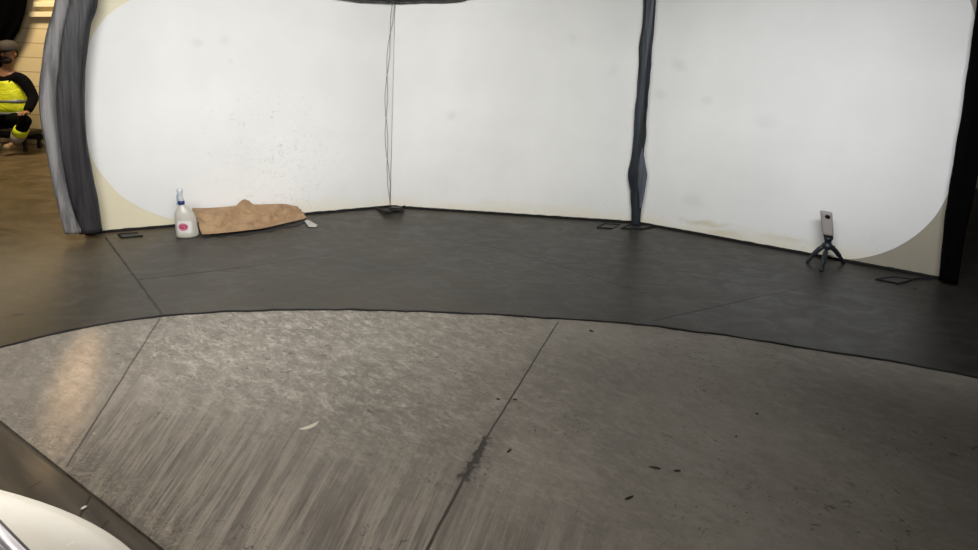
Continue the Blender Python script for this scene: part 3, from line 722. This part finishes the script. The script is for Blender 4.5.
M_glass = simple('dark_car_glass', rgb(20, 22, 24), .08); M_tyre = simple('tyre_rubber', rgb(24, 24, 24), .8)
M_chrome = simple('chrome', rgb(226, 224, 230), .38, .8, var=.02, bump=0)
cab = [(-1.35, .68, .96), (-1.95, .60, 1.38), (-2.6, .58, 1.42), (-3.3, .58, 1.38), (-3.85, .66, .96)]
bm = bmesh.new(); rr = [[bm.verts.new((x, y, z)) for y, z in ((-h_, .9), (-h_*.97, max(.92, z_-.06)), (-h_*.8, z_), (h_*.8, z_), (h_*.97, max(.92, z_-.06)), (h_, .9))] for x, h_, z_ in cab]
for a, b in zip(rr, rr[1:]):
    for i in range(6): bm.faces.new((a[i], a[(i+1) % 6], b[(i+1) % 6], b[i]))
bm.faces.new(rr[0]); bm.faces.new(rr[-1][::-1]); o = obj('cabin_glass', bm, M_glass, car, True); o.modifiers.new('sub', 'SUBSURF').levels = 2
bm = bmesh.new(); box(bm, (-3.2, -.5, 1.38), (-2.0, .5, 1.44), .03); obj('roof', bm, M_car, car)
for x in (-.75, -3.35):
    for y in (-.80, .80):
        bm = bmesh.new(); lathe(bm, [(.2, -.1), (.29, -.1), (.32, -.07), (.32, .07), (.29, .1), (.2, .1)], 36)
        o = obj('tyre', bm, M_tyre, car, True); o.location = (x, y, .32); o.rotation_euler = (math.radians(90), 0, 0)
        bm = bmesh.new(); lathe(bm, [(.2, -.09), (.2, .09), (.06, .075)], 24); h = obj('rim', bm, simple('alloy', rgb(150, 150, 154), .3, .8), o, True)
# chrome trim lying on the paint
bpy.context.view_layer.update()
dg = bpy.context.evaluated_depsgraph_get(); ev = body.evaluated_get(dg); me = ev.to_mesh(); mw = body.matrix_world
bvh = BVHTree.FromPolygons([mw @ v.co for v in me.vertices], [list(p.vertices) for p in me.polygons])
def onbody(x, y):
    h = bvh.ray_cast(CAM, ray(x, y).normalized()); return (h[0], h[1]) if h[0] else None
def strip(name, path, w_, hgt, mat, off):
    hits = [onbody(x, y) for x, y in path]; hits = [h for h in hits if h]
    if len(hits) < 2: print('no hits for', name); return
    pts = smoothpath([h[0]+h[1]*off for h in hits], 6); bm = bmesh.new(); tube(bm, pts, w_, 10, hgt)
    rebase(obj(name, bm, mat, car, True), car)
base_path = [(-190, 340), (-120, 405), (-60, 467), (-20, 507), (2, 529.5), (20, 548), (45, 574), (80, 612)]
strip('gasket', [(x+.8, y-.8) for x, y in base_path], .0052, .7, M_rub, .001)
strip('chrome_trim', [(x-6, y+6) for x, y in base_path], .0105, .8, M_chrome, .004)
strip('chrome_trim', [(x-17, y+17) for x, y in base_path], .006, .8, M_chrome, .002)

# ------------------------------------------------------------------ background, left of the booth
PY = Vector((0, 7.75, 0)); NY = Vector((0, -1, 0))
def W(x, y, yy=7.75): return V(x, y, Vector((0, yy, 0)), NY)
# seated person
def skin(name, pts, edges, mat, parent, sub=2, origin=None, root=0):
    me = bpy.data.meshes.new(name); me.from_pydata([tuple(p[0]) for p in pts], edges, []); o = link(name, me, mat, parent)
    md = o.modifiers.new('skin', 'SKIN'); md.use_smooth_shade = True
    for v, p in zip(me.skin_vertices[0].data, pts):
        r = p[1]; v.radius = r if isinstance(r, tuple) else (r, r)
    me.skin_vertices[0].data[root].use_root = True
    sb = o.modifiers.new('sub', 'SUBSURF'); sb.levels = sub; sb.render_levels = sub
    return o
seat_g = W(6, 148, 7.75); seat_g.z = 0
pr = thing('person', 'person in dark cap and yellow high-visibility vest sitting on a low bench', 'person', seat_g)
def J(x, y, yy): return W(x, y, yy)-seat_g
pelvis = J(5, 118, 7.8); belly = J(5, 106, 7.8); chest = J(5, 92, 7.78); nb_ = J(6, 74, 7.76); neck = J(7, 68, 7.74); head = J(8, 54, 7.72); crown = J(8, 42, 7.74)
shR = J(24, 80, 7.78); elR = J(34, 98, 7.74); wrR = J(27, 112, 7.50)
shL = J(-15, 80, 7.78); elL = J(-24, 98, 7.74); wrL = J(-14, 113, 7.50)
hpR = J(11, 119, 7.75); knR = J(26, 120, 7.42); anR = J(15, 143, 7.52)
hpL = J(-2, 119, 7.75); knL = J(-12, 120, 7.40); anL = J(-4, 145, 7.50)
P_ = [(pelvis, (.13, .10)), (belly, (.12, .09)), (chest, (.15, .10)), (nb_, (.07, .06)), (neck, .05), (shR, .055), (elR, .04), (wrR, .028), (shL, .055), (elL, .04), (wrL, .028),
      (hpR, .08), (knR, .06), (anR, .04), (hpL, .08), (knL, .06), (anL, .04), (anR+Vector((.02, -.14, -.02)), .03), (anL+Vector((-.02, -.14, -.02)), .03)]
Ed = [(0, 1), (1, 2), (2, 3), (3, 4), (3, 5), (5, 6), (6, 7), (3, 8), (8, 9), (9, 10), (0, 11), (11, 12), (12, 13), (0, 14), (14, 15), (15, 16), (13, 17), (16, 18)]
M_skin = simple('skin_tone', rgb(150, 108, 82), .55, var=.06); M_jack = simple('dark_jacket_cloth', rgb(9, 9, 12), .95, var=.25); M_trou = simple('dark_trouser_cloth', rgb(9, 9, 12), .95, var=.25)
hc = head + Vector((0, 0, 0))
P2_ = P_[:]; 
P2_ += [(hc+Vector((0, 0, -.06)), (.065, .075)), (hc+Vector((0, .01, .03)), (.082, .095)), (hc+Vector((0, .015, .09)), (.07, .085))]
n0 = len(P_); Ed2 = Ed + [(4, n0), (n0, n0+1), (n0+1, n0+2)]
body_p = skin('body', P2_, Ed2, M_skin, pr, 2)
# face
def ball(name, c, r, mat, parent, sc=(1, 1, 1)):
    bm = bmesh.new(); bmesh.ops.create_uvsphere(bm, u_segments=16, v_segments=10, radius=r)
    for v in bm.verts: v.co = Vector((v.co.x*sc[0], v.co.y*sc[1], v.co.z*sc[2]))
    o = obj(name, bm, mat, parent, True); o.location = c; return o
M_hair = simple('dark_hair', rgb(24, 20, 18), .8, bump=.5, scale=40)
ball('nose', hc+Vector((0, -.095, -.005)), .018, M_skin, pr, (.8, 1.1, 1.3))
for sx in (-1, 1):
    ball('eye', hc+Vector((sx*.032, -.082, .022)), .011, simple('eye_dark', rgb(60, 50, 46), .3), pr)
    ball('ear', hc+Vector((sx*.085, .01, .0)), .026, M_skin, pr, (.4, .8, 1.2))
ball('mouth', hc+Vector((0, -.082, -.042)), .02, simple('lip', rgb(120, 72, 62), .5), pr, (1.2, .4, .3))
ball('beard', hc+Vector((0, -.035, -.075)), .07, M_hair, pr, (1.0, .8, .75))
ball('hair', hc+Vector((0, .05, .02)), .085, M_hair, pr, (1.02, .8, 1.1))
# cap
bm = bmesh.new(); lathe(bm, [(.102, 0), (.106, .02), (.105, .06), (.092, .095), (.06, .12), (.01, .13)], 28, 1.08)
cap = obj('cap', bm, simple('grey_cap_cloth', rgb(58, 52, 50), .8), pr, True); cap.location = hc+Vector((0, .008, .048)); cap.rotation_euler = (.12, 0, 0)
bm = bmesh.new(); prism(bm, [(.085*math.cos(a), -.07-.085*math.sin(a)) for a in [math.pi*k/14 for k in range(15)]], .0, .012)
obj('cap_brim', bm, M_jack, cap)
# clothing: inflated copies of the same joints
def inflate(idx, edges, k, name, mat):
    mp_ = {i: n for n, i in enumerate(idx)}
    pts = []
    for i in idx:
        r = P_[i][1]; r = r if isinstance(r, tuple) else (r, r); pts.append((P_[i][0], (r[0]+k, r[1]+k)))
    return skin(name, pts, [(mp_[a], mp_[b]) for a, b in edges], mat, pr, 2)
inflate([0, 1, 2, 3, 5, 6, 7, 8, 9, 10], [(0, 1), (1, 2), (2, 3), (3, 5), (5, 6), (6, 7), (3, 8), (8, 9), (9, 10)], .026, 'jacket', M_jack)
inflate([0, 11, 12, 13, 14, 15, 16], [(0, 11), (11, 12), (12, 13), (0, 14), (14, 15), (15, 16)], .022, 'trousers', M_trou)
for an in (anR, anL):
    skin('boot', [(an+Vector((0, .02, .05)), .055), (an+Vector((0, .01, -.02)), .055), (an+Vector((0, -.08, -.03)), .045), (an+Vector((0, -.17, -.035)), .04)], [(0, 1), (1, 2), (2, 3)], simple('pale_boot_leather', rgb(150, 132, 104), .6), pr, 2)
# shin band
for kn, an in ((knR, anR),):
    bm = bmesh.new(); a = kn.lerp(an, .38); b = kn.lerp(an, .62); tube(bm, [a, a.lerp(b, .5), b], .082, 20)
    o = obj('shin_band', bm, simple('yellow_band', rgb(200, 208, 20), .6), pr, True); o['label'] = 'bright yellow band on the shin'
    bm = bmesh.new(); a = kn.lerp(an, .6); b = kn.lerp(an, .98); tube(bm, [a, b], lambda q_: .085-.02*q_, 20)
    obj('gaiter', bm, simple('pale_grey_gaiter', rgb(128, 120, 110), .7), pr, True)
# vest: shell round the torso
nv = NT('yellow_vest'); nv.bump(nv.noise(9, 3, .6, 1), .5, .03); M_vest = nv.fin(nv.mix(nv.ss(nv.noise(7, 3), .35, .65), rgb(196, 204, 10), rgb(228, 234, 40)), .6)
M_refl = simple('reflective_grey', rgb(110, 112, 112), .4)
def vest_ring(py, hw, dp):
    c = J(5, py, 7.78); return [c+Vector((hw*math.cos(a), dp*math.sin(a), .006*math.sin(5*a+py))) for a in [2*math.pi*k/32 for k in range(32)]]
def rings_mesh(name, rows, mat, th=.006):
    bm = bmesh.new(); rr = [[bm.verts.new(p) for p in vest_ring(*r)] for r in rows]
    for a, b in zip(rr, rr[1:]):
        for k in range(32): bm.faces.new((a[k], a[(k+1) % 32], b[(k+1) % 32], b[k]))
    o = obj(name, bm, mat, pr, True); md = o.modifiers.new('thick', 'SOLIDIFY'); md.thickness = th; return o
vw = lambda y: .21+.10*max(0, min(1, (y-82)/28))
vd = lambda y: .165+.01*(y-82)/30
rings_mesh('vest', [(y, vw(y)*(1 if y > 84 else .9), vd(y)) for y in (80, 83, 88, 94, 100, 106, 113)], M_vest)
rings_mesh('reflective_stripe', [(y, vw(y)+.004, vd(y)+.004) for y in (98.5, 101.5)], M_refl)
rings_mesh('reflective_stripe', [(y, vw(y)+.004, vd(y)+.004) for y in (110.5, 113.5)], M_refl)
for m_ in (M_jack, M_trou): m_.node_tree.nodes['Principled BSDF'].inputs['Specular IOR Level'].default_value = .08
# hands with five fingers each, resting on the thighs
for wr, kn, sx in ((wrR, knR, 1), (wrL, knL, -1)):
    palm = wr+Vector((-.01*sx, -.06, .0)); d_ = (kn-wr); d_.z = 0; d_ = (d_.normalized() if d_.length > .01 else Vector((0, -1, 0)))*.5+Vector((0, -.8, 0)); d_.normalize(); sd = Vector((-d_.y, d_.x, 0))
    hand = skin('hand', [(wr, .028), (wr+d_*.04, (.034, .02)), (wr+d_*.09, (.04, .018))], [(0, 1), (1, 2)], M_skin, pr, 1)
    for k, ln in enumerate((.065, .078, .074, .058)):
        a = wr+d_*.085+sd*(.03-.02*k)*sx
        skin('finger', [(a-d_*.02, .0095), (a+d_*ln*.45, .009), (a+d_*ln*.8+Vector((0, 0, -.015)), .008), (a+d_*ln+Vector((0, 0, -.03)), .007)], [(0, 1), (1, 2), (2, 3)], M_skin, hand, 1)
    a = wr+d_*.035-sd*.0+sd*.03*sx
    skin('thumb', [(a-d_*.01, .011), (a+sd*.02*sx+d_*.025, .010), (a+sd*.025*sx+d_*.055+Vector((0, 0, -.01)), .008)], [(0, 1), (1, 2)], M_skin, hand, 1)

# bench
bc = seat_g.copy(); bt = thing('low_bench', 'low dark bench with a long foot rail under the seated person', 'bench', bc+Vector((.1, .1, 0)))
M_bench = simple('dark_bench_metal', rgb(26, 26, 30), .5)
sz = (pelvis.z-.16)
bm = bmesh.new(); box(bm, (-.65, -.16, sz-.05), (.22, .17, sz), .01); obj('seat', bm, M_bench, bt)
for x in (-.6, .17):
    for y in (-.12, .13):
        bm = bmesh.new(); box(bm, (x-.02, y-.02, 0), (x+.02, y+.02, sz-.05), .004); obj('leg', bm, M_bench, bt)
bm = bmesh.new(); box(bm, (-.6, .10, .12), (.55, .15, .20), .008); obj('foot_rail', bm, M_bench, bt)
bm = bmesh.new(); box(bm, (.5, .105, 0), (.54, .145, .12), .004); obj('leg', bm, M_bench, bt)

# black tarp hanging from above on the block wall
bm = bmesh.new(); cols = 40; rws = 30; gr_ = []
right = smoothpath([Vector((x, y, 0)) for x, y in [(34, -40), (31, -15), (29, 0), (25, 15), (20, 28), (15, 36), (9, 48), (7, 62), (8, 74), (9, 90)]], 4)
tp0 = W(0, 20, 8.2); tp0.z = 0
for i, rp in enumerate(right):
    row = []
    for j in range(cols+1):
        x = -60+(rp.x+60)*j/cols
        p = W(x, rp.y, 8.16); p.y += .035*math.sin(j*.9+.1*i)+.02*noise.noise(Vector((j*.3, i*.2, 0))); row.append(bm.verts.new(p-tp0))
    gr_.append(row)
for a, b in zip(gr_, gr_[1:]):
    for j in range(cols): bm.faces.new((a[j], a[j+1], b[j+1], b[j]))
o = obj('black_tarp', bm, simple('black_tarp_cloth', rgb(1, 1, 1), 1.0), smooth=True); o.data.materials[0].node_tree.nodes['Principled BSDF'].inputs['Specular IOR Level'].default_value = .05; o.location = tp0; md = o.modifiers.new('thick', 'SOLIDIFY'); md.thickness = .006
tag(o, 'large black tarp hanging on the cream block wall behind the seated person', 'tarp')
# pale boards fixed to the block wall
M_plank = simple('pale_plank', rgb(236, 222, 186), .5, var=.06)
for k, (x0, x1, y0, y1, lb) in enumerate([(34, 62, 1, 8, 'pale board on the block wall, the upper of two'), (29, 58, 11, 18, 'pale board on the block wall, the lower of two')]):
    a = W(x0, y0, 8.3); b = W(x1, y1, 8.3); c = (a+b)/2; hx = abs(b.x-a.x)/2; hz = abs(a.z-b.z)/2
    bm = bmesh.new(); box(bm, (-hx, -.03, -hz), (hx, .04, hz), .008); o = obj('wall_board', bm, M_plank); o.location = Vector((c.x, 8.305, c.z)); o.rotation_euler = (0, math.radians(-3), 0)
    tag(o, lb, 'board')
